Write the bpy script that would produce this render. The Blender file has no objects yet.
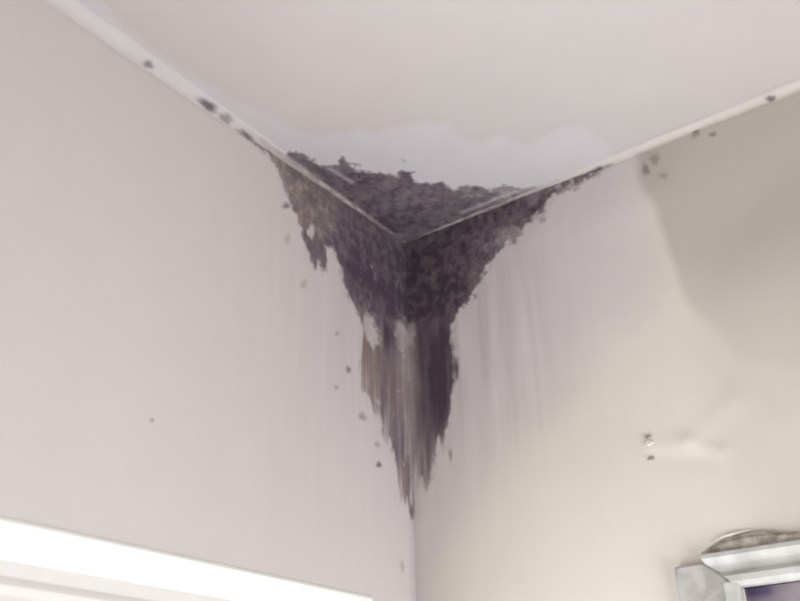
import bpy, bmesh, math
import numpy as np
from mathutils import Vector, Matrix

# ------------------------------------------------------------------ camera, world, lights, exposure
ZC = 2.48                                   # ceiling height; the room corner is at (0, 0, ZC)
FOCAL = 916.6                               # focal length in pixels of the 800 x 601 frame
CAM = np.array([0.68197, -0.98055, ZC - 0.73036])
RGT = np.array([0.80854949, 0.58794147, -0.02392815])
UPV = np.array([0.29152063, -0.36491905, 0.88422272])
FWD = np.array([-0.51113936, 0.72191338, 0.46645217])
scene = bpy.context.scene
col = scene.collection

cd = bpy.data.cameras.new('camera'); cam = bpy.data.objects.new('camera', cd); col.objects.link(cam)
cd.sensor_fit = 'HORIZONTAL'; cd.sensor_width = 36.0; cd.lens = FOCAL / 800 * 36; cd.clip_start = 0.02
m3 = Matrix((RGT, UPV, -FWD)).transposed()
cam.matrix_world = Matrix.Translation(Vector(CAM)) @ m3.to_4x4()
cd.dof.use_dof = True; cd.dof.focus_distance = 1.05; cd.dof.aperture_fstop = 4.3
scene.camera = cam

world = bpy.data.worlds.new('world'); scene.world = world; world.use_nodes = True
wb = world.node_tree.nodes['Background']
wb.inputs['Color'].default_value = (0.80, 0.86, 1.0, 1); wb.inputs['Strength'].default_value = 0.6

def area(name, loc, target, sx, sy, watts, color):
    ld = bpy.data.lights.new(name, 'AREA'); ld.shape = 'RECTANGLE'; ld.size = sx; ld.size_y = sy
    ld.energy = watts; ld.color = color
    o = bpy.data.objects.new(name, ld); col.objects.link(o); o.location = loc
    o.rotation_euler = (Vector(target) - Vector(loc)).to_track_quat('-Z', 'Y').to_euler()
    return o
# daylight through the window in the left wall (its head casing is at the lower left of the photo)
area('daylight_left_window', (0.03, -0.62, 1.33), (1.0, -0.62, 1.33), 0.86, 0.95, 9.5, (0.945, 0.99, 1.03))
# added soft fill in front of the far wall, which has no window
area('fill_far_side', (1.70, -0.65, 0.80), (0.0, -0.65, 0.80), 1.1, 1.0, 45.0, (0.945, 0.99, 1.03))
scene.view_settings.view_transform = 'Standard'; scene.view_settings.look = 'None'
scene.view_settings.gamma = 1.0; scene.view_settings.use_curve_mapping = False
scene.view_settings.exposure = -0.05

# ------------------------------------------------------------------ helpers
def lin(c):
    c = np.asarray(c, float) / 255
    return np.where(c <= 0.04045, c / 12.92, ((c + 0.055) / 1.055) ** 2.4)
ALB = 0.92
def paint(r, g, b):                         # colour as read off the photo -> albedo
    return lin((r, g, b)) * ALB

def at(px, py, s):                          # a measurement in the photo -> metres on a surface
    """L: (distance from corner along the left wall, depth below ceiling); R: the same on the right wall; C: (x, -y)."""
    d = FWD + RGT * (px - 400) / FOCAL - UPV * (py - 300.5) / FOCAL
    P = CAM - np.array([0, 0, ZC])
    k = {'L': 0, 'R': 1, 'C': 2}[s]
    p = P - d * P[k] / d[k]
    return {'L': (-p[1], -p[2]), 'R': (p[0], -p[2]), 'C': (p[0], -p[1])}[s]
def poly(pts, s): return np.array([at(x, y, s) for x, y in pts])
def to3(u, v, off, s):                      # surface coordinates -> world
    u, v, off = np.broadcast_arrays(np.asarray(u, float), v, off)
    if s == 'L': return np.stack([off, -u, ZC - v], -1)
    if s == 'R': return np.stack([u, -off, ZC - v], -1)
    return np.stack([u, -v, ZC - off], -1)

_tab = np.random.RandomState(7).rand(256, 256)
def vnoise(u, v):
    iu = np.floor(u).astype(int); iv = np.floor(v).astype(int)
    fu = u - iu; fv = v - iv
    fu = fu * fu * (3 - 2 * fu); fv = fv * fv * (3 - 2 * fv)
    t = lambda a, b: _tab[a % 256, b % 256]
    return (t(iu, iv) * (1 - fu) + t(iu + 1, iv) * fu) * (1 - fv) + (t(iu, iv + 1) * (1 - fu) + t(iu + 1, iv + 1) * fu) * fv
def fbm(u, v, fu, fv=None, octv=4, seed=0):  # about -1..1
    fv = fu if fv is None else fv
    r = 0; a = 1; n = 0
    for k in range(octv):
        r = r + a * (vnoise(u * fu + seed * 17.3 + k * 31.7, v * fv + seed * 9.1 + k * 13.9) * 2 - 1); n += a
        a *= 0.55; fu *= 2.03; fv *= 2.03
    return r / n * 1.7
def sstep(a, b, x):
    t = np.clip((x - a) / (b - a), 0, 1); return t * t * (3 - 2 * t)
def sdf(P, u, v):                           # signed distance to a polygon, positive inside
    d = np.full(u.shape, 1e9); ins = np.zeros(u.shape, bool)
    for (x0, y0), (x1, y1) in zip(P, np.roll(P, -1, 0)):
        ex, ey = x1 - x0, y1 - y0
        t = np.clip(((u - x0) * ex + (v - y0) * ey) / (ex * ex + ey * ey + 1e-12), 0, 1)
        d = np.minimum(d, (u - x0 - t * ex) ** 2 + (v - y0 - t * ey) ** 2)
        c = ((y0 > v) != (y1 > v)) & (u < ex * (v - y0) / (ey if abs(ey) > 1e-12 else 1e-12) + x0)
        ins ^= c
    return np.where(ins, 1, -1) * np.sqrt(d)
def blob(u, v, s, cx, cy, rx, ry):          # soft spot measured in the photo
    c = at(cx, cy, s); a = at(cx + rx, cy, s); b = at(cx, cy + ry, s)
    if s == 'C':
        e1 = np.array(a) - c; e2 = np.array(b) - c
        M = np.linalg.inv(np.array([e1, e2]).T)
        p = M[0, 0] * (u - c[0]) + M[0, 1] * (v - c[1]); q = M[1, 0] * (u - c[0]) + M[1, 1] * (v - c[1])
        return np.exp(-(p * p + q * q))
    ru = abs(a[0] - c[0]); rv = abs(b[1] - c[1])
    return np.exp(-((u - c[0]) / ru) ** 2 - ((v - c[1]) / rv) ** 2)
def segd(u, v, s, p, q):                    # distance to a segment measured in the photo
    (x0, y0), (x1, y1) = at(*p, s), at(*q, s); ex, ey = x1 - x0, y1 - y0
    t = np.clip(((u - x0) * ex + (v - y0) * ey) / (ex * ex + ey * ey), 0, 1)
    return np.hypot(u - x0 - t * ex, v - y0 - t * ey)

def mesh_obj(name, verts, faces, mat, parent=None, smooth=False, cols=None):
    me = bpy.data.meshes.new(name); me.from_pydata([tuple(map(float, v)) for v in verts], [], [tuple(map(int, f)) for f in faces])
    if cols is not None:
        a = me.attributes.new('tint', 'FLOAT_COLOR', 'POINT')
        a.data.foreach_set('color', np.concatenate([cols, np.ones((len(cols), 1))], 1).astype(np.float32).ravel())
    if smooth: me.polygons.foreach_set('use_smooth', np.ones(len(me.polygons), bool))
    me.materials.append(mat); me.update()
    o = bpy.data.objects.new(name, me); col.objects.link(o); o.parent = parent
    return o
def fix_normals(o):
    bm = bmesh.new(); bm.from_mesh(o.data); bmesh.ops.recalc_face_normals(bm, faces=bm.faces); bm.to_mesh(o.data); bm.free()
    return o
def bevel(o, w, seg=3):
    m = o.modifiers.new('bevel', 'BEVEL'); m.width = w; m.segments = seg; m.limit_method = 'ANGLE'; m.angle_limit = 0.6
    return o
def empty(name, loc):
    o = bpy.data.objects.new(name, None); col.objects.link(o); o.location = loc; o.empty_display_size = 0.05
    return o
def tag(o, label=None, cat=None, group=None, kind=None):
    for k, v in (('label', label), ('category', cat), ('group', group), ('kind', kind)):
        if v: o[k] = v
    return o

# ------------------------------------------------------------------ materials (node based)
def material(name, base=None, rough=0.7, spec=0.35, attr=False, grain=0.04, grain_scale=60.0, stretch=None,
             bump=0.0, bump_scale=200.0, base2=None):
    m = bpy.data.materials.new(name); m.use_nodes = True; nt = m.node_tree; N = nt.nodes; L = nt.links
    bs = N['Principled BSDF']; out = N['Material Output']
    bs.inputs['Roughness'].default_value = rough; bs.inputs['Specular IOR Level'].default_value = spec
    tc = N.new('ShaderNodeTexCoord'); mp = N.new('ShaderNodeMapping'); L.new(tc.outputs['Object'], mp.inputs['Vector'])
    if stretch: mp.inputs['Scale'].default_value = stretch
    nz = N.new('ShaderNodeTexNoise'); nz.inputs['Scale'].default_value = grain_scale; nz.inputs['Detail'].default_value = 4
    L.new(mp.outputs['Vector'], nz.inputs['Vector'])
    mr = N.new('ShaderNodeMapRange'); L.new(nz.outputs['Fac'], mr.inputs['Value'])
    mr.inputs['From Min'].default_value = 0.25; mr.inputs['From Max'].default_value = 0.75
    mr.inputs['To Min'].default_value = 1 - grain; mr.inputs['To Max'].default_value = 1 + grain
    if attr:
        a = N.new('ShaderNodeAttribute'); a.attribute_name = 'tint'; src = a.outputs['Color']
    elif base2 is not None:
        mx0 = N.new('ShaderNodeMix'); mx0.data_type = 'RGBA'
        mx0.inputs[6].default_value = (*base, 1); mx0.inputs[7].default_value = (*base2, 1)
        n2 = N.new('ShaderNodeTexNoise'); n2.inputs['Scale'].default_value = grain_scale * 0.5; n2.inputs['Detail'].default_value = 5
        r2 = N.new('ShaderNodeMapRange'); r2.inputs['From Min'].default_value = 0.38; r2.inputs['From Max'].default_value = 0.62
        L.new(tc.outputs['Object'], n2.inputs['Vector']); L.new(n2.outputs['Fac'], r2.inputs['Value']); L.new(r2.outputs['Result'], mx0.inputs[0])
        src = mx0.outputs[2]
    else:
        rgb = N.new('ShaderNodeRGB'); rgb.outputs[0].default_value = (*base, 1); src = rgb.outputs[0]
    vm = N.new('ShaderNodeVectorMath'); vm.operation = 'SCALE'
    L.new(src, vm.inputs[0]); L.new(mr.outputs['Result'], vm.inputs['Scale']); L.new(vm.outputs['Vector'], bs.inputs['Base Color'])
    if bump:
        nb = N.new('ShaderNodeTexNoise'); nb.inputs['Scale'].default_value = bump_scale; nb.inputs['Detail'].default_value = 3
        L.new(tc.outputs['Object'], nb.inputs['Vector'])
        bp = N.new('ShaderNodeBump'); bp.inputs['Strength'].default_value = bump; bp.inputs['Distance'].default_value = 0.002
        L.new(nb.outputs['Fac'], bp.inputs['Height']); L.new(bp.outputs['Normal'], bs.inputs['Normal'])
    return m
M_wall = material('painted_plaster', attr=True, rough=0.75, grain=0.012, grain_scale=25, bump=0.12, bump_scale=90)
M_ceil = material('ceiling_paint', attr=True, rough=0.8, grain=0.012, grain_scale=20, bump=0.1, bump_scale=90)
M_plain = material('plain_wall_paint', base=paint(205, 198, 192), rough=0.8, grain=0.02)
M_floor = material('grey_floor', base=(0.42, 0.40, 0.38), base2=(0.34, 0.32, 0.30), rough=0.5, grain=0.1, grain_scale=12)
M_mould = material('black_mould', attr=True, rough=0.85, spec=0.25, grain=0.05, grain_scale=230, bump=0.12, bump_scale=300)
M_film = material('fresh_white_paint', attr=True, rough=0.7, grain=0.015, grain_scale=60)
M_bead = material('sealant_bead', attr=True, rough=0.5, grain=0.03, grain_scale=90, bump=0.1, bump_scale=150)
M_gloss = material('white_gloss_paint', base=(0.93, 0.93, 0.91), rough=0.35, spec=0.5, grain=0.01)
M_inner = material('off_white_shaded_casing', base=paint(222, 218, 214), rough=0.45, grain=0.015)  # off-white, darkened to put the cove's shade into the colour
M_sash = material('cream_sash_paint', base=(0.78, 0.74, 0.68), rough=0.45, grain=0.02)
M_old = material('flaking_white_paint', base=paint(196, 192, 187), base2=paint(168, 163, 158), rough=0.6, grain=0.06, grain_scale=140, bump=0.25, bump_scale=160)
M_head = material('worn_white_paint', base=paint(212, 210, 205), base2=paint(190, 188, 183), rough=0.5, grain=0.03, grain_scale=110, bump=0.1)
M_plaster = material('crumbling_plaster', base=paint(206, 199, 188), base2=paint(150, 140, 127), rough=0.95, grain=0.15, grain_scale=220, bump=0.5, bump_scale=300)
M_lip = material('lifted_paint_edge', base=paint(236, 228, 214), rough=0.8, grain=0.02)
M_pane = material('mottled_dark_pane', attr=True, rough=0.35, spec=0.4, grain=0.12, grain_scale=60)
M_clear = material('window_pane', base=(0.75, 0.78, 0.8), rough=0.1, grain=0.01)
M_hole = material('rawl_plug', base=paint(158, 149, 140), rough=0.9, grain=0.1, grain_scale=300)
M_highlight = material('painted_highlight', base=paint(224, 217, 206), rough=0.8, grain=0.02)

# ------------------------------------------------------------------ the room shell
def lines(dense, step, far, extra=()):
    a = list(np.arange(0, dense, step)) + list(np.linspace(dense, far, 14)) + list(extra)
    a = np.array(sorted(a)); keep = [a[0]]
    for x in a[1:]:
        if x - keep[-1] > step * 0.3: keep.append(x)
        elif any(abs(x - e) < 1e-9 for e in extra): keep[-1] = x
    return np.array(keep)

def shell(name, s, us, vs, colour_fn, relief_fn, mat, hole=None, thick=0.12):
    U, V = np.meshgrid(us, vs, indexing='ij'); u, v = U.ravel(), V.ravel()
    off = relief_fn(u, v) if relief_fn else np.zeros_like(u)
    front = to3(u, v, off, s); nu, nv = len(us), len(vs)
    cols = colour_fn(u, v)
    ii, jj = np.meshgrid(np.arange(nu - 1), np.arange(nv - 1), indexing='ij')
    cu = (us[ii] + us[ii + 1]) / 2; cv = (vs[jj] + vs[jj + 1]) / 2
    keep = np.ones(ii.shape, bool)
    if hole: keep = ~((cu > hole[0]) & (cu < hole[1]) & (cv > hole[2]) & (cv < hole[3]))
    i, j = ii[keep], jj[keep]; k = lambda a, b: a * nv + b
    faces = np.stack([k(i, j), k(i + 1, j), k(i + 1, j + 1), k(i, j + 1)], -1)
    if s in 'L': faces = faces[:, ::-1]
    n = len(front)
    # back of the slab, coarse, with the same opening, and the reveals of the opening
    hu = [us[0], us[-1]] if not hole else [us[0], hole[0], hole[1], us[-1]]
    hv = [vs[0], vs[-1]] if not hole else [vs[0], hole[2], hole[3], vs[-1]]
    BU, BV = np.meshgrid(hu, hv, indexing='ij'); b3 = to3(BU.ravel(), BV.ravel(), -thick, s)
    f2 = []
    m = len(hv); kb = lambda a, b: n + a * m + b
    for a in range(len(hu) - 1):
        for b in range(m - 1):
            if hole and a == 1 and b == 1: continue
            f2.append((kb(a, b), kb(a, b + 1), kb(a + 1, b + 1), kb(a + 1, b)))
    extra = []
    if hole:
        hc = [(hole[0], hole[2]), (hole[1], hole[2]), (hole[1], hole[3]), (hole[0], hole[3])]
        base = n + len(b3)
        extra = [to3(p[0], p[1], 0.0, s) for p in hc] + [to3(p[0], p[1], -thick, s) for p in hc]
        for q in range(4): f2.append((base + q, base + (q + 1) % 4, base + 4 + (q + 1) % 4, base + 4 + q))
    verts = np.concatenate([front, b3] + ([np.array(extra)] if extra else []))
    cc = np.concatenate([cols, np.tile(cols.mean(0), (len(verts) - n, 1))])
    return mesh_obj(name, verts, list(map(tuple, faces)) + f2, mat, smooth=False, cols=cc)

mixc = lambda A, B, t: A * (1 - t[:, None]) + np.asarray(B) * t[:, None]

def col_left(u, v):
    c = np.tile(paint(203, 196, 192), (len(u), 1))
    t = sstep(0.52, 0.05, u) * sstep(0.75, 0.25, v)
    c = mixc(c, paint(199, 189, 190), np.clip(t * 0.9, 0, 1))
    near = blob(u, v, 'L', 345, 330, 75, 170)
    st = fbm(u, v, 130, 7, 3, 1)
    c = c * (1 + near * (0.045 * st - 0.05))[:, None]
    c = c * (1 + 0.015 * fbm(u, v, 6, 4, 3, 2))[:, None]
    # slightly darker strip down the corner
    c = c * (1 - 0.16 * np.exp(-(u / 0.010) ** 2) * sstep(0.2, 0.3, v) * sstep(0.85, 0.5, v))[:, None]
    return c
def col_right(u, v):
    lil, bei = paint(221, 212, 211), paint(229, 221, 210)
    P = poly([(390, 200), (640, 130), (640, 185), (655, 250), (650, 300), (590, 350), (545, 400), (500, 450), (462, 525), (432, 585), (425, 640), (380, 640)], 'R')
    d = sdf(P, u, v) + 0.010 * fbm(u, v, 18, 12, 3, 3)
    t = sstep(-0.055, 0.045, d)
    low = sstep(at(440, 500, 'R')[1], at(430, 580, 'R')[1], v)
    t = np.where(low > 0, t * (1 - low) + low * sstep(-0.012, 0.02, d), t)
    c = mixc(np.tile(bei, (len(u), 1)), lil, t)
    # older, darker beige paint right of the curved edge of the washed area
    Q = poly([(632, 130), (641, 190), (655, 212), (664, 240), (680, 285), (692, 310), (740, 360), (1100, 420), (1100, -60)], 'R')
    dq = sdf(Q, u, v) + 0.003 * fbm(u, v, 30, 20, 3, 5)
    fade = sstep(at(700, 390, 'R')[1], at(680, 230, 'R')[1], v)
    c = c * (1 - 0.26 * sstep(-0.007, 0.010, dq) * (0.18 + 0.82 * fade) - 0.02 * sstep(0.0, 0.2, dq))[:, None]
    Q2 = poly([(690, 250), (696, 330), (706, 400), (722, 460), (745, 520), (800, 560), (1100, 640), (1100, -60)], 'R')
    c = c * (1 - 0.11 * sstep(-0.03, 0.05, sdf(Q2, u, v) + 0.008 * fbm(u, v, 15, 12, 3, 6)))[:, None]
    # run marks under the mould
    near = blob(u, v, 'R', 480, 330, 75, 130)
    st = fbm(u, v, 120, 6, 3, 8)
    c = c * (1 + near * (0.10 * st - 0.10))[:, None]
    c = c * (1 - 0.10 * np.exp(-(u / 0.010) ** 2) * sstep(0.2, 0.3, v))[:, None]  # darker strip down the corner
    c = c * (1 - 0.10 * sstep(0.10, 0.02, v) * sstep(0.55, 0.2, u))[:, None]  # darker towards the ceiling
    c = c * (1 - 0.05 * blob(u, v, 'R', 660, 180, 25, 14))[:, None]
    return c * (1 + 0.018 * fbm(u, v, 7, 5, 3, 9))[:, None]
def rel_right(u, v):                        # creases in the lining paper beside the two screw holes
    h = np.zeros_like(u)
    for p, q, w, a in (((648, 449), (688, 441), .012, .0016), ((688, 441), (722, 452), .008, .0018), ((690, 440), (735, 400), .013, .0012),
                       ((655, 455), (700, 462), .010, -.0010), ((722, 452), (745, 500), .015, .0010), ((735, 400), (790, 425), .020, .0010)):
        h = h + 0.6 * a * np.exp(-(segd(u, v, 'R', p, q) / w) ** 2)
    return h + 0.0012 * fbm(u, v, 9, 7, 2, 11) * sstep(0.0, 0.05, v) * sstep(0.0, 0.05, u)
def col_ceil(u, v):
    c = np.tile(paint(203, 196, 194), (len(u), 1))
    w = sstep(0.35, 0.75, u) * sstep(0.4, 0.0, v)
    c = mixc(c, paint(203, 194, 190), w)
    return c * (1 + 0.015 * fbm(u, v, 7, 7, 3, 4))[:, None]

WIN_L = (0.185, 1.06, 0.615, 1.65)          # opening in the left wall: u0, u1, v0, v1
WIN_R = (0.403, 0.95, 0.563, 1.50)          # opening in the right wall
wl = shell('wall_left', 'L', lines(0.75, 0.004, 2.4, WIN_L[:2]), lines(0.75, 0.004, ZC, WIN_L[2:]), col_left, None, M_wall, WIN_L)
tag(wl, 'pale pinkish grey left wall below the ceiling corner', 'wall', kind='structure')
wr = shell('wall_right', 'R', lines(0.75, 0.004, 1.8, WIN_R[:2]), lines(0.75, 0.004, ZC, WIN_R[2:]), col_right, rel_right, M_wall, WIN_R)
tag(wr, 'beige right wall with washed grey area beside the corner', 'wall', kind='structure')
ce = shell('ceiling', 'C', lines(0.75, 0.005, 1.8), lines(0.75, 0.005, 2.4), col_ceil, None, M_ceil)
tag(ce, 'off white painted ceiling above the mouldy corner', 'ceiling', kind='structure')
def slab(name, a, b, mat):
    bm = bmesh.new(); bmesh.ops.create_cube(bm, size=1)
    for vv in bm.verts: vv.co = Vector([(a[i] + b[i]) / 2 + vv.co[i] * (b[i] - a[i]) for i in range(3)])
    me = bpy.data.meshes.new(name); bm.to_mesh(me); bm.free(); me.materials.append(mat)
    o = bpy.data.objects.new(name, me); col.objects.link(o); return o
tag(slab('floor', (-0.12, -2.52, -0.1), (1.92, 0.12, 0), M_floor), 'grey boarded floor of the room', 'floor', kind='structure')
tag(slab('wall_back', (-0.12, -2.52, 0), (1.92, -2.4, ZC), M_plain), 'plain pale wall behind the viewer', 'wall', kind='structure')
tag(slab('wall_far', (1.8, -2.4, 0), (1.92, 0.12, ZC), M_plain), 'plain pale wall facing the left wall', 'wall', kind='structure')

# ------------------------------------------------------------------ white paint patch brushed round the stain on the ceiling
under = {'L': col_left, 'R': col_right, 'C': lambda u, v: ceil_paint(u, v)}
def ceil_paint(u, v):
    return col_ceil(u, v)
def film(name, s, P, cols_fn, cover_fn, mat, step, lo, parent=None, h0=0.0003, hr=0.0, keep_extra=None, seed=0, minu=0.0, minv=0.0):
    (u0, v0), (u1, v1) = P.min(0) - 0.02, P.max(0) + 0.02
    us = np.arange(max(minu, u0), u1, step); vs = np.arange(max(minv, v0), v1, step)
    U, V = np.meshgrid(us, vs, indexing='ij'); u, v = U.ravel(), V.ravel()
    cov = cover_fn(u, v); a = np.clip(cov, 0, 1)[:, None]
    cols = cols_fn(u, v, cov) * a + under[s](u, v) * (1 - a)    # sparse at the edge: the paint below shows between
    hh = 0.00015 + (h0 + hr * (0.5 + 0.5 * np.clip(fbm(u, v, 160, 160, 3, 40 + seed), -1, 1))) * sstep(lo, lo + 0.5, cov)
    if s == 'R': hh = hh + rel_right(u, v)
    nv = len(vs); C4 = cov.reshape(U.shape)
    k4 = np.maximum.reduce([C4[:-1, :-1], C4[1:, :-1], C4[1:, 1:], C4[:-1, 1:]]) > lo
    i, j = np.nonzero(k4); k = lambda a, b: a * nv + b
    F = np.stack([k(i, j), k(i + 1, j), k(i + 1, j + 1), k(i, j + 1)], -1)
    if s == 'L': F = F[:, ::-1]
    used = np.unique(F); rm = np.full(len(u), -1); rm[used] = np.arange(len(used)); F = rm[F]
    V3 = to3(u[used], v[used], hh[used], s)
    return mesh_obj(name, V3, F, mat, parent, smooth=True, cols=cols[used])

PATCH = poly([(20, -30), (70, -30), (105, 8), (150, 48), (205, 84), (235, 98), (265, 112), (295, 127), (318, 138), (338, 133), (360, 128), (378, 134),
              (388, 130), (402, 124), (428, 121), (450, 126), (464, 138), (482, 143), (497, 135), (512, 139), (528, 146), (545, 135), (565, 126), (588, 127),
              (606, 141), (610, 156), (596, 172), (400, 244), (200, 106), (60, 2)], 'C')
def patch_cover(u, v):
    d = sdf(PATCH, u, v) + 0.003 * fbm(u, v, 60, 60, 3, 31)
    return sstep(-0.006, 0.010, d) * 0.8
def patch_cols(u, v, c):
    b = np.tile(paint(208, 203, 207), (len(u), 1))
    b = b * (1 + 0.02 * fbm(u, v, 30, 30, 3, 33))[:, None]
    return b
pp = film('paint_patch', 'C', PATCH, patch_cols, patch_cover, M_film, 0.003, 0.05, parent=ce)
def ceil_paint(u, v):                       # from here on the ceiling includes the brushed patch
    a = patch_cover(u, v)[:, None]; return patch_cols(u, v, None) * a + col_ceil(u, v) * (1 - a)
pp['label'] = 'whiter scalloped brushwork round the mould'

# ------------------------------------------------------------------ the black mould
DARK, MID, BROWN, PALE = paint(70, 56, 69), paint(101, 89, 98), paint(124, 108, 104), paint(158, 144, 140)
GREY, ASH = paint(118, 108, 111), paint(156, 148, 150)
def mould_tone(t, g=0.0):                   # 0 pale stain .. 1 nearly black; g: 0 brownish .. 1 grey growth
    t = np.clip(t, 0, 1)[:, None]; g = (np.zeros(len(t)) + g)[:, None]
    P0 = PALE * (1 - g) + ASH * g; P1 = BROWN * (1 - g) + GREY * g
    a = P0 * (1 - t / 0.33) + P1 * (t / 0.33)
    b = P1 * (1 - (t - .33) / .33) + MID * ((t - .33) / .33)
    c = MID * (1 - (t - .66) / .34) + DARK * ((t - .66) / .34)
    return np.where(t < .33, a, np.where(t < .66, b, c))
LP = poly([(412, 225), (382, 210), (352, 192), (318, 170), (292, 152), (262, 132), (244, 120), (232, 118), (226, 121), (240, 134), (256, 147), (270, 158), (277, 170), (281, 182), (286, 195), (291, 207),
           (297, 217), (301, 228), (303, 240), (307, 252), (310, 262), (314, 269), (317, 263), (320, 268), (324, 275), (328, 270), (326, 256), (325, 246), (332, 250), (338, 262), (341, 280), (346, 294), (352, 306), (357, 318),
           (361, 328), (361, 346), (358, 362), (358, 380), (361, 392), (368, 396), (372, 412), (378, 418), (381, 436), (387, 440), (393, 458), (396, 480), (401, 496), (406, 512), (413, 520), (424, 516), (424, 250)], 'L')
RP = poly([(390, 248), (396, 232), (440, 216), (480, 200), (520, 184), (560, 168), (598, 154), (612, 164), (594, 178), (577, 187), (560, 194), (550, 203), (542, 214), (529, 226), (519, 238), (502, 249),
           (491, 258), (487, 270), (481, 284), (473, 297), (464, 308), (457, 318), (452, 334), (455, 350), (459, 368), (456, 384), (453, 400), (451, 414), (447, 432),
           (444, 454), (439, 440), (435, 460), (431, 480), (428, 492), (423, 480), (419, 492), (418, 516), (396, 516)], 'R')
CP = poly([(404, 262), (370, 238), (330, 210), (296, 185), (276, 164), (288, 150), (302, 150), (311, 159), (326, 165), (335, 163), (343, 157), (352, 162), (360, 167), (378, 171),
           (396, 174), (402, 170), (411, 172), (417, 179), (432, 183), (440, 180), (452, 187), (470, 184), (490, 188), (508, 183), (524, 186), (550, 182), (580, 173), (600, 164), (604, 176), (520, 215), (440, 248)], 'C')

def crisp(h, a=0.35, b=0.75): return sstep(a, b, h)
def cov_left(u, v):
    st = fbm(u, v, 130, 12, 3, 51); gr = fbm(u, v, 110, 95, 3, 52)
    low = sstep(at(380, 315, 'L')[1], at(380, 345, 'L')[1], v)
    d = sdf(LP, u, v) + 0.0050 * gr * (1 - 0.5 * low) + 0.0070 * st * low
    c = sstep(-0.0030, 0.0060, d)
    ng = 0.22 * gr
    hol = 0.74 * crisp(blob(u, v, 'L', 369, 331, 9, 17) + 1.6 * ng, 0.2, 0.8) + 0.38 * crisp(blob(u, v, 'L', 402, 336, 10, 18) + ng) + 0.25 * blob(u, v, 'L', 400, 328, 8, 6) + 0.25 * blob(u, v, 'L', 404, 365, 9, 20)
    hol = hol + 0.85 * crisp(blob(u, v, 'L', 311, 232, 4, 11) + ng) + 0.80 * crisp(blob(u, v, 'L', 332, 260, 5, 14) + ng) + 0.75 * crisp(blob(u, v, 'L', 362, 402, 6, 14) + ng)
    hol = hol + 0.60 * blob(u, v, 'L', 277, 184, 8, 12) + 0.45 * blob(u, v, 'L', 416, 478, 3, 20) + 0.45 * crisp(blob(u, v, 'L', 378, 425, 4, 22) + ng) + 0.3 * blob(u, v, 'L', 410, 430, 3, 40)
    # growth thins out into vertical runs lower down
    run = sstep(at(380, 360, 'L')[1], at(400, 480, 'L')[1], v) * (1 - 0.75 * blob(u, v, 'L', 399, 455, 5.5, 45)) * (1 - blob(u, v, 'L', 412, 512, 7, 10))
    c = c * (1 - np.clip(hol, 0, 0.95)) * (1 - run * np.clip(0.30 + 0.80 * st, 0, 0.9))
    tail = sstep(at(300, 176, 'L')[0], at(250, 140, 'L')[0], u)
    return np.clip(c, 0, 1) * (0.97 - 0.30 * tail * (0.5 + 0.5 * gr))
def tone_left(u, v, cov):
    st = fbm(u, v, 140, 10, 3, 53); gr = fbm(u, v, 135, 110, 3, 54); bg = fbm(u, v, 45, 40, 3, 57)
    low = sstep(at(380, 312, 'L')[1], at(380, 330, 'L')[1], v)
    t = 0.56 + 0.42 * blob(u, v, 'L', 378, 285, 30, 36) + 0.24 * blob(u, v, 'L', 350, 250, 18, 22) - 0.24 * blob(u, v, 'L', 308, 198, 34, 30) + 0.1 * blob(u, v, 'L', 380, 240, 14, 10) + 0.20 * blob(u, v, 'L', 402, 275, 10, 45)
    t = t * (1 - low) + low * (0.36 + 0.75 * blob(u, v, 'L', 387, 332, 6, 22) + 0.16 * blob(u, v, 'L', 392, 395, 9, 50) - 0.10 * blob(u, v, 'L', 407, 360, 7, 40) + 0.30 * blob(u, v, 'L', 399, 455, 5, 40) + 0.3 * blob(u, v, 'L', 413, 513, 7, 8))
    t = t + 0.22 * np.exp(-(u / 0.008) ** 2) * (1 - low)
    t = t + 0.22 * gr * (1 - low) + 0.16 * bg * (1 - low) + 0.17 * st * low + 0.08 * st
    return mould_tone(t - 0.2 * (1 - np.clip(cov * 1.2, 0, 1)), 0.65 * (1 - low) * sstep(0.30, 0.12, u))
def cov_right(u, v):
    st = fbm(u, v, 130, 12, 3, 61); gr = fbm(u, v, 105, 95, 3, 62)
    low = sstep(at(440, 310, 'R')[1], at(440, 345, 'R')[1], v)
    d = sdf(RP, u, v) + 0.0075 * gr * (1 - 0.6 * low) + 0.0045 * st * low
    c = sstep(-0.0035, 0.0070, d)
    ng = 0.22 * gr
    hol = 0.40 * crisp(blob(u, v, 'R', 410, 336, 8, 16) + ng) + 0.40 * blob(u, v, 'R', 411, 370, 5, 34) + 0.45 * blob(u, v, 'R', 412, 430, 5, 40) + 0.80 * blob(u, v, 'R', 417, 482, 4, 24)
    hol = hol + 0.30 * crisp(blob(u, v, 'R', 505, 236, 22, 12) + 1.6 * ng) + 0.55 * crisp(blob(u, v, 'R', 443, 458, 4, 22) + ng)
    run = sstep(at(440, 410, 'R')[1], at(430, 490, 'R')[1], v)
    far = sstep(at(500, 205, 'R')[0], at(600, 166, 'R')[0], u)
    c = c * (1 - np.clip(hol, 0, 0.95)) * (1 - run * np.clip(0.15 + 0.6 * st, 0, 0.8)) * (1 - far * np.clip(0.15 + 0.6 * gr, 0, 0.7))
    return np.clip(c, 0, 1) * 0.97
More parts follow.
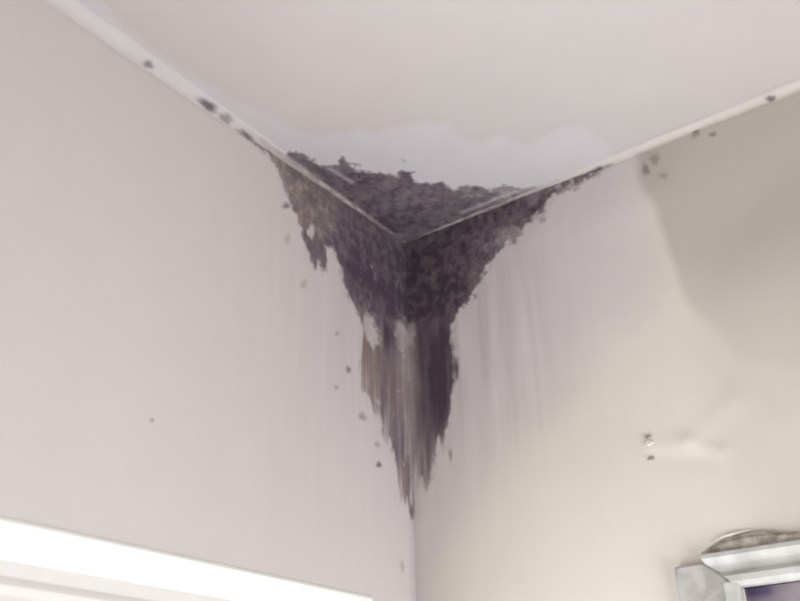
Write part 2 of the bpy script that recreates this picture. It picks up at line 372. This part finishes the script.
def tone_right(u, v, cov):
    st = fbm(u, v, 140, 12, 3, 63); gr = fbm(u, v, 125, 110, 3, 64); bg = fbm(u, v, 50, 45, 3, 67)
    low = sstep(at(440, 308, 'R')[1], at(440, 330, 'R')[1], v)
    t = 0.72 + 0.24 * blob(u, v, 'R', 430, 285, 30, 38) + 0.14 * blob(u, v, 'R', 465, 255, 20, 25) - 0.24 * blob(u, v, 'R', 508, 232, 34, 18) - 0.36 * blob(u, v, 'R', 480, 272, 12, 26) - 0.42 * blob(u, v, 'R', 434, 282, 3.5, 13) - 0.12 * blob(u, v, 'R', 560, 190, 30, 15)
    t = t * (1 - low) + low * (0.50 + 0.70 * blob(u, v, 'R', 438, 378, 13, 56) + 0.25 * blob(u, v, 'R', 420, 330, 5, 30) - 0.14 * blob(u, v, 'R', 433, 322, 6, 14) + 0.16 * blob(u, v, 'R', 448, 340, 8, 25))
    t = t + 0.10 * np.exp(-(u / 0.008) ** 2) * (1 - low)
    t = t + 0.30 * gr * (1 - low) + 0.16 * bg * (1 - 0.5 * low) + 0.16 * st * (0.3 + 0.7 * low)
    return mould_tone(t - 0.2 * (1 - np.clip(cov * 1.2, 0, 1)), 0.75 - 0.55 * low)
def cov_ceil(u, v):
    gr = fbm(u, v, 85, 85, 3, 71)
    d = sdf(CP, u, v) + 0.0065 * gr
    c = sstep(-0.004, 0.009, d)
    far = blob(u, v, 'C', 545, 184, 45, 18)
    c = c * (1 - far * np.clip(0.45 + 0.5 * gr, 0, 0.9))
    sc = np.exp(-(segd(u, v, 'C', (462, 212), (516, 191)) / 0.0035) ** 2) * 0.40 + np.exp(-(segd(u, v, 'C', (330, 168), (352, 182)) / 0.004) ** 2) * 0.40
    return np.clip(c * (1 - sc), 0, 1) * 0.96
def tone_ceil(u, v, cov):
    gr = fbm(u, v, 95, 95, 4, 74); g2 = fbm(u, v, 200, 200, 2, 75)
    t = 0.54 + 0.32 * blob(u, v, 'C', 395, 220, 38, 14) + 0.22 * blob(u, v, 'C', 350, 183, 36, 10) - 0.22 * blob(u, v, 'C', 495, 195, 40, 12) + 0.12 * blob(u, v, 'C', 405, 174, 8, 4)
    t = t + 0.28 * gr + 0.14 * g2
    return mould_tone(t - 0.2 * (1 - np.clip(cov * 1.2, 0, 1)), 1.0)
COVER = {'L': cov_left, 'R': cov_right, 'C': cov_ceil}; TONE = {'L': tone_left, 'R': tone_right, 'C': tone_ceil}
def dirty_surface(s, u, v):                 # paint with the growth on it
    c = COVER[s](u, v); a = c[:, None]
    return TONE[s](u, v, c) * a + under[s](u, v) * (1 - a)
mp_ = empty('black_mould_patch', (0, 0, ZC))
tag(mp_, 'large patch of black mould spreading over ceiling and both walls at the corner', 'mould')
for s, P, cf, tf in (('C', CP, cov_ceil, tone_ceil), ('L', LP, cov_left, tone_left), ('R', RP, cov_right, tone_right)):
    o = film('mould_growth', s, P, tf, cf, M_mould, 0.0015, 0.08, h0=0.0003, hr=0.0006, seed=ord(s))
    o.parent = mp_; o.location = (0, 0, -ZC)
    o['label'] = {'C': 'dark grey mould fringe on the ceiling', 'L': 'brown black mould running down the left wall', 'R': 'black mould running down the right wall'}[s]

# ------------------------------------------------------------------ sealant fillets along the two ceiling edges
R0 = {'L': 0.0175, 'R': 0.0125}
def bead_point(s, u, a):          # hollow fillet; a runs 0 (ceiling side) .. 1 (wall side)
    n1 = fbm(u, u * 0 + 0.3, 22, 1, 3, 21 if s == 'L' else 25)
    r = R0[s] * (0.42 + 0.58 * np.clip(u / 0.55, 0, 1)) * (1 + 0.10 * n1)
    t = a * math.pi / 2; k = r + 0.0004
    ca = r + 0.0004 - k * np.sin(t); cb = r + 0.0004 - k * np.cos(t)   # off the wall, below the ceiling
    ca, cb = np.where(a < 0.5, ca, np.maximum(ca, 0.0003)), np.where(a > 0.5, cb, np.maximum(cb, 0.0003))
    p = np.stack([ca, -u, ZC - cb], -1) if s == 'L' else np.stack([u, -ca, ZC - cb], -1)
    return p, ca, cb
def bead_colour(s, u, a):
    p, ca, cb = bead_point(s, u, a)
    wall = dirty_surface(s, u, cb)
    ceil = dirty_surface('C', ca, u) if s == 'L' else dirty_surface('C', u, ca)
    n2 = fbm(u, a * 0.03, 70, 60, 3, 23 if s == 'L' else 27)
    lo, hi = (0.20, 0.40) if s == 'L' else (0.16, 0.32)
    dirt = np.clip((1 - sstep(lo, hi, u)) * (0.72 + 0.35 * n2 + 0.45 * sstep(0.10, 0.0, u)), 0, 1)
    clean = paint(201, 196, 195) if s == 'L' else paint(212, 205, 198)
    dirty = paint(128, 113, 108) if s == 'L' else paint(126, 115, 114)
    dirty = dirty * (1 - sstep(0.09, 0.0, u))[:, None] + paint(96, 84, 87) * sstep(0.09, 0.0, u)[:, None]
    mid = clean * (1 - dirt[:, None]) + dirty * dirt[:, None]
    edge = wall * sstep(0.4, 0.6, a)[:, None] + ceil * (1 - sstep(0.4, 0.6, a))[:, None]
    c0, wd = (0.56, 0.25) if s == 'L' else (0.50, 0.25)
    wd = wd * (0.6 + 0.4 * sstep(0.05, 0.30, u))
    w = np.exp(-((a - c0) / wd) ** 4)[:, None]
    return mid * w + edge * (1 - w)
def bead(name, s, length, label):
    us = np.concatenate([np.arange(0.0, 0.75, 0.002), np.linspace(0.75, length, 30)])
    aa = np.linspace(0, 1, 17); U, A = np.meshgrid(us, aa, indexing='ij'); u, a = U.ravel(), A.ravel()
    P = bead_point(s, u, a)[0]; cols = bead_colour(s, u, a); w = len(aa)
    back = np.stack([us * 0, -us, us * 0 + ZC], -1) if s == 'L' else np.stack([us, us * 0, us * 0 + ZC], -1)
    rim = np.concatenate([back, P[::w], P[w - 1::w]]); n = len(P); ne = len(us); F = []
    for i in range(len(us) - 1):
        for k in range(w - 1): F.append((i * w + k, i * w + k + 1, (i + 1) * w + k + 1, (i + 1) * w + k))
        F.append((n + i, n + i + 1, n + ne + i + 1, n + ne + i)); F.append((n + i, n + 2 * ne + i, n + 2 * ne + i + 1, n + i + 1))
    o = mesh_obj(name, np.concatenate([P, rim]), F, M_bead, cols=np.concatenate([cols, cols[::w], cols[::w], cols[w - 1::w]]))
    for p in o.data.polygons: p.use_smooth = all(v < n for v in p.vertices) and len(p.vertices) == 4
    return tag(o, label, 'trim', kind='structure')
bead('trim_1', 'L', 2.4, 'white sealant fillet between left wall and ceiling')
bead('trim_2', 'R', 1.8, 'white sealant fillet between right wall and ceiling')

# ------------------------------------------------------------------ separate spots of mould
GROUP = 'small mould spots away from the big patch'
def finish_spot(V, F, cols, label):
    o = fix_normals(mesh_obj('mould_spot', V, F, M_mould, smooth=True, cols=cols))
    loc = Vector(V[0]); o.data.transform(Matrix.Translation(-loc)); o.location = loc
    return tag(o, label, 'mould', GROUP)
def disc_grid(seed, lean=0.0, rings=7, seg=30):
    ph = np.random.RandomState(seed).rand(4) * 6.28
    q, k = np.meshgrid(np.arange(rings + 1) / rings, np.arange(seg), indexing='ij'); q, a = q.ravel(), 2 * math.pi * k.ravel() / seg
    w = 1 + 0.14 * np.sin(2 * a + ph[0]) + 0.09 * np.sin(3 * a + ph[1]) + 0.05 * np.sin(5 * a + ph[2])
    F = [(r * seg + k, (r + 1) * seg + k, (r + 1) * seg + (k + 1) % seg, r * seg + (k + 1) % seg) for r in range(rings) for k in range(seg)]
    return q, q * w * np.cos(a), q * w * np.sin(a), F
def speck(s, px, py, rx, ry, tone, label, strength=0.85, lean=0.0, seed=1):
    c = np.array(at(px, py, s)); M = np.array([np.array(at(px + 1, py, s)) - c, np.array(at(px, py + 1, s)) - c]).T
    q, x, y, F = disc_grid(seed); x, y = x * rx * 1.5, y * ry * 1.5
    x, y = x * math.cos(lean) - y * math.sin(lean), x * math.sin(lean) + y * math.cos(lean)
    uv = (M @ np.stack([x, y])).T + c; u, v = uv[:, 0], np.maximum(uv[:, 1], 0.0005)
    off = 0.0002 + 0.0006 * (1 - q * q) + (rel_right(u, v) if s == 'R' else 0)
    A = (strength * (1 - sstep(0.2, 0.95, q)))[:, None]
    cols = mould_tone(np.full(len(u), tone)) * A + under[s](u, v) * (1 - A)
    return finish_spot(to3(u, v, off, s), F, cols, label)
def bead_speck(s, px, py, lu, la, a0, tone, label, strength=0.85, seed=1):
    u0 = at(px, py, s)[0]; q, x, y, F = disc_grid(seed)
    u = u0 + x * lu; a = np.clip(a0 + y * la, 0.02, 0.98)
    A = (strength * (1 - sstep(0.2, 0.95, q)))[:, None]
    P = bead_point(s, u, a)[0]
    out = np.array([1, 0, -1.0]) if s == 'L' else np.array([0, -1.0, -1.0])
    P = P + out / math.sqrt(2) * (0.0003 + 0.0006 * (1 - q * q))[:, None]
    cols = mould_tone(np.full(len(u), tone)) * A + bead_colour(s, u, a) * (1 - A)
    return finish_spot(P, F, cols, label)
R_ = math.radians
SPOTS = [('L', 286, 206, 4, 3.5, .55, 'brown mould dot just left of the big patch on the left wall', .75, R_(30)),
 ('L', 287, 240, 3, 5, .3, 'very faint mould smudge on left wall below the brown dot', .35, 0),
 ('L', 303, 285, 3.5, 4, .25, 'faint brownish smudge on left wall under the ragged drips', .4, 0),
 ('L', 337, 334, 2, 2.5, .35, 'tiny mould dot left of the narrow brown streaks', .5, 0),
 ('L', 348, 370, 2.5, 4, .5, 'small upright mould dot beside the streaks on the left wall', .75, 0),
 ('L', 336, 388, 2.5, 2.5, .3, 'pale mould dot left of the small upright dot', .45, 0),
 ('L', 362, 417, 4, 4, .35, 'soft brown mould smudge where the left streaks begin to thin', .55, 0),
 ('L', 377, 445, 2.5, 3, .35, 'pale dot just above the darkest small dot on left wall', .5, 0),
 ('L', 378.5, 465, 2.5, 3.5, .75, 'darkest small dot low on the left wall beside the tail', .85, 0),
 ('L', 152, 421, 2.5, 2, .2, 'lone tiny brown mark far out on the left wall', .6, R_(20)),
 ('L', 402, 567, 2, 6, .3, 'short grey dash near the bottom of the wall corner', .4, 0),
 ('R', 696, 133, 5, 4.5, .45, 'larger of two grey dots under the right sealant bead', .6, R_(-25)),
 ('R', 713, 135, 3.5, 3, .45, 'smaller of two grey dots under the right sealant bead', .6, 0),
 ('R', 646, 170, 4.5, 5.5, .5, 'lower dark blot of the slanting smudge on the right wall', .65, 0),
 ('R', 655, 160, 5, 7, .35, 'upper paler part of the slanting smudge on the right wall', .5, R_(40)),
 ('R', 664, 177, 4, 3.5, .25, 'faint round mark right of the slanting smudge', .4, 0),
 ('R', 576, 189, 4, 3, .35, 'faint brown dot below the mould along the right bead', .45, 0),
 ('R', 543, 220, 3.5, 4, .35, 'small mould dot off the right edge of the big patch', .45, 0),
 ('R', 451, 455, 2, 6, .4, 'thin grey dash right of the mould tail on right wall', .55, 0),
 ('C', 404, 160, 3.5, 2, .4, 'faint fleck on the white brushed paint above the mould', .3, 0)]
for n, a in enumerate(SPOTS): speck(*a, seed=100 + n)
bead_speck('L', 147, 61, 0.009, 0.30, 0.62, .62, 'round grey mould spot on the left sealant bead, farthest from the corner', .75, 201)
bead_speck('L', 206, 106, 0.020, 0.42, 0.60, .80, 'dark oval mould smear on the left sealant bead', .9, 202)
bead_speck('L', 224, 118, 0.018, 0.40, 0.62, .55, 'paler mould smear joining the dark oval one on the left bead', .65, 203)
bead_speck('L', 246, 134, 0.018, 0.30, 0.75, .75, 'thin brown mould streak along the left bead next to the big patch', .8, 206)
bead_speck('R', 770, 94, 0.009, 0.32, 0.62, .6, 'dark spot on the right sealant bead nearest the photo edge', .85, 204)
bead_speck('R', 600, 169, 0.009, 0.32, 0.8, .6, 'small brown dot at the end of the mould along right bead', .75, 205)

# ------------------------------------------------------------------ two screw holes in the right wall
def screw_hole(px, py, label, lip):
    c = at(px, py, 'R'); t = empty('screw_hole', to3(c[0], c[1], float(rel_right(np.array([c[0]]), np.array([c[1]]))[0]), 'R'))
    tag(t, label, 'screw hole', 'screw holes in the right wall')
    def disc(name, r, y0, y1, mat, dx=0, dz=0, flat=0.7):
        V = []; F = []; n = 14
        for k in range(n):
            a = 2 * math.pi * k / n; w = 1 + 0.15 * math.sin(3 * a + px)
            V.append((dx + r * w * math.cos(a), -y0, dz + flat * r * w * math.sin(a)))
        for k in range(n):
            a = 2 * math.pi * k / n
            V.append((dx + .7 * r * math.cos(a), -y1, dz + flat * .7 * r * math.sin(a)))
        for k in range(n): F.append((k, (k + 1) % n, n + (k + 1) % n, n + k))
        F.append(tuple(range(n, 2 * n)))
        return fix_normals(mesh_obj(name, V, F, mat, t))
    disc('plug', 0.0042, 0.0, 0.0024, M_hole, flat=0.55)
    if lip: disc('highlight', 0.0060, 0.0, 0.0022, M_highlight, 0, -0.0075, 0.55)  # pale dab paints a highlight below the hole
screw_hole(648, 437, 'upper dark screw hole with white filler below it on the right wall', True)
screw_hole(651, 458.5, 'lower dark screw hole without filler on the right wall', False)

# ------------------------------------------------------------------ window in the left wall: white moulded casing
def extrude_u(name, s, prof, u0f, u1f, mat, parent, org):
    """profile of (depth below ceiling, off the wall), swept along the wall; the ends may be mitred (functions of depth)"""
    n = len(prof); V = []
    for uf in (u0f, u1f):
        for v, o in prof: V.append(to3(uf(v), v, o, s) - org)
    F = [(k, (k + 1) % n, n + (k + 1) % n, n + k) for k in range(n)] + [tuple(range(n))[::-1], tuple(range(n, 2 * n))]
    return fix_normals(mesh_obj(name, V, F, mat, parent))
def extrude_v(name, s, prof, v0f, v1f, mat, parent, org):
    n = len(prof); V = []
    for vf in (v0f, v1f):
        for u, o in prof: V.append(to3(u, vf(u), o, s) - org)
    F = [(k, (k + 1) % n, n + (k + 1) % n, n + k) for k in range(n)] + [tuple(range(n))[::-1], tuple(range(n, 2 * n))]
    return fix_normals(mesh_obj(name, V, F, mat, parent))
vt = 0.533
PROF = [(0, 0.0), (0.002, 0.003), (0.005, 0.0055), (0.010, 0.0065), (0.026, 0.0065), (0.031, 0.0055), (0.034, 0.004), (0.034, 0.0)]
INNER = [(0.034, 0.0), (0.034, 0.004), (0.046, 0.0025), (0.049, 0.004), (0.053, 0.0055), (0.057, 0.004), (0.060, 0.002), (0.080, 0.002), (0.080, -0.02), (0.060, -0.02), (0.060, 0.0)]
W1 = empty('window_1', to3(0.62, WIN_L[3], 0.0, 'L')); o1 = np.array(W1.location)
tag(W1, 'window with glossy white moulded casing set low in the left wall', 'window', kind='structure')
uL, uR = 0.092, 1.14; wd = 0.080; vb = WIN_L[3] + wd
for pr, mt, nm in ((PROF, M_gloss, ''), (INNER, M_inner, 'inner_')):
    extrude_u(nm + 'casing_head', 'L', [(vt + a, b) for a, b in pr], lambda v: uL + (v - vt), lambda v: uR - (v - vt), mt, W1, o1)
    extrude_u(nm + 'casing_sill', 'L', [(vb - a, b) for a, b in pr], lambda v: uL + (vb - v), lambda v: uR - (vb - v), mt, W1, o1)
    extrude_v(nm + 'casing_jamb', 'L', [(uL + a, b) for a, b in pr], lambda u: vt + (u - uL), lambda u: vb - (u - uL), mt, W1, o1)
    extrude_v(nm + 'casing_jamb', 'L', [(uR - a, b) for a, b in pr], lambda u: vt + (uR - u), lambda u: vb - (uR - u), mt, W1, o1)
def wbox(name, s, u0, u1, v0, v1, a, b, mat, parent, org, bv=0.002):
    V = [to3(u, v, o, s) - org for u in (u0, u1) for v in (v0, v1) for o in (a, b)]
    F = [(0, 1, 3, 2), (4, 6, 7, 5), (0, 4, 5, 1), (2, 3, 7, 6), (0, 2, 6, 4), (1, 5, 7, 3)]
    o = fix_normals(mesh_obj(name, V, F, mat, parent))
    return bevel(o, bv, 2) if bv else o
a0, a1, b0, b1 = WIN_L
wbox('sash_rail', 'L', a0, a1, b0, b0 + .05, -.06, -.02, M_sash, W1, o1); wbox('sash_rail', 'L', a0, a1, b1 - .05, b1, -.06, -.02, M_sash, W1, o1)
wbox('sash_stile', 'L', a0, a0 + .05, b0 + .05, b1 - .05, -.06, -.02, M_sash, W1, o1); wbox('sash_stile', 'L', a1 - .05, a1, b0 + .05, b1 - .05, -.06, -.02, M_sash, W1, o1)
wbox('pane', 'L', a0 + .05, a1 - .05, b0 + .05, b1 - .05, -.045, -.035, M_clear, W1, o1, 0)

# ------------------------------------------------------------------ window in the right wall: worn frame with crumbling plaster above
W2 = empty('window_2', to3(0.68, WIN_R[3], 0.0, 'R')); o2 = np.array(W2.location)
tag(W2, 'window with worn grey white frame and crumbling plaster edge in the right wall', 'window', kind='structure')
mit = lambda v: 0.371 + max(0.0, v - 0.535) * (0.403 - 0.371) / (0.563 - 0.535)
HP = [(0.526, 0.0), (0.526, 0.010), (0.528, 0.014), (0.532, 0.015), (0.537, 0.012), (0.540, 0.009), (0.547, 0.008), (0.549, 0.011), (0.552, 0.015), (0.558, 0.015), (0.563, 0.012), (0.563, -0.03), (0.555, -0.03), (0.555, 0.0)]
hd = extrude_u('frame_head', 'R', HP, mit, lambda v: 0.99, M_head, W2, o2)
JP = [(0.339, 0.535), (0.371, 0.535), (0.403, 0.563), (0.403, 1.50), (0.339, 1.50)]
V = [to3(u, v, o, 'R') - o2 for o in (0.0, 0.011) for u, v in JP]; n = 5
jb = fix_normals(mesh_obj('frame_jamb', V, [(k, (k + 1) % n, n + (k + 1) % n, n + k) for k in range(n)] + [tuple(range(n))[::-1], tuple(range(n, 2 * n))], M_old, W2)); bevel(jb, .0025, 2)
wbox('frame_bead', 'R', 0.388, 0.404, 0.556, 1.50, 0.004, 0.0145, M_head, W2, o2, .003)
wbox('frame_jamb', 'R', 0.95, 1.014, 0.563, 1.50, 0.0, 0.011, M_old, W2, o2)
wbox('window_sill', 'R', 0.32, 1.03, 1.50, 1.53, -.05, 0.035, M_head, W2, o2, .004)
gu, gv = np.meshgrid(np.linspace(0.403, 0.95, 120), np.linspace(0.563, 1.50, 160), indexing='ij'); gu, gv = gu.ravel(), gv.ravel()
purple_mask = np.clip(1.1 * blob(gu, gv, 'R', 756, 590, 18, 9) + 0.25 * np.clip(fbm(gu, gv, 14, 14, 3, 91), 0, 1), 0, 1)  # purple blotch at the pane's upper left, with faint mottling
pc = mixc(np.tile(paint(165, 152, 152), (len(gu), 1)), paint(84, 72, 104), purple_mask)
pv = np.concatenate([to3(gu, gv, -0.006, 'R'), to3(gu, gv, -0.012, 'R')]) - o2; m_ = len(gu)
pf = [(i * 160 + j, (i + 1) * 160 + j, (i + 1) * 160 + j + 1, i * 160 + j + 1) for i in range(119) for j in range(159)]
mesh_obj('pane', pv, pf + [tuple(m_ + k for k in f[::-1]) for f in pf], M_pane, W2, cols=np.concatenate([pc, pc]))
def ragged(name, x0, x1, lowf, upf, proud, mat, seed):
    us = np.arange(x0, x1, 0.004); V = []; n = len(us)
    up = np.array([upf(u) for u in us]); lo = np.array([lowf(u) for u in us])
    jag = 0.0016 * fbm(us, us * 0 + seed, 140, 1, 3, seed)
    ends = np.clip(np.minimum(us - x0, x1 - us) / 0.02, 0.05, 1)
    for a, o in ((lo, 0.0), (lo, proud), (lo * .35 + up * .65, proud * 1.15), (up + jag, proud * 0.6), (up + jag, 0.0)):
        for u, w, e in zip(us, a, ends): V.append(to3(u, w, o * e, 'R') - o2)
    F = []
    for r in range(5):
        q = (r + 1) % 5
        for i in range(n - 1): F.append((r * n + i, r * n + i + 1, q * n + i + 1, q * n + i))
    F.append(tuple(r * n for r in range(5))); F.append(tuple(r * n + n - 1 for r in range(5))[::-1])
    return fix_normals(mesh_obj(name, V, F, mat, W2))
def curve(pts, s='R'):
    q = poly(pts, s); return lambda u: float(np.interp(u, q[:, 0], q[:, 1]))
ragged('plaster_edge', 0.368, 0.99, lambda u: 0.527, curve([(704, 553), (712, 547), (724, 541), (738, 536), (752, 532.5), (772, 532.5), (800, 533), (830, 529), (1000, 505)]), 0.007, M_plaster, 81)
ragged('lifted_paint', 0.376, 0.425, curve([(712, 545), (724, 539), (738, 534.5), (752, 531), (760, 531)]), curve([(712, 541), (724, 535), (738, 532), (752, 529), (760, 529)]), 0.004, M_lip, 83)
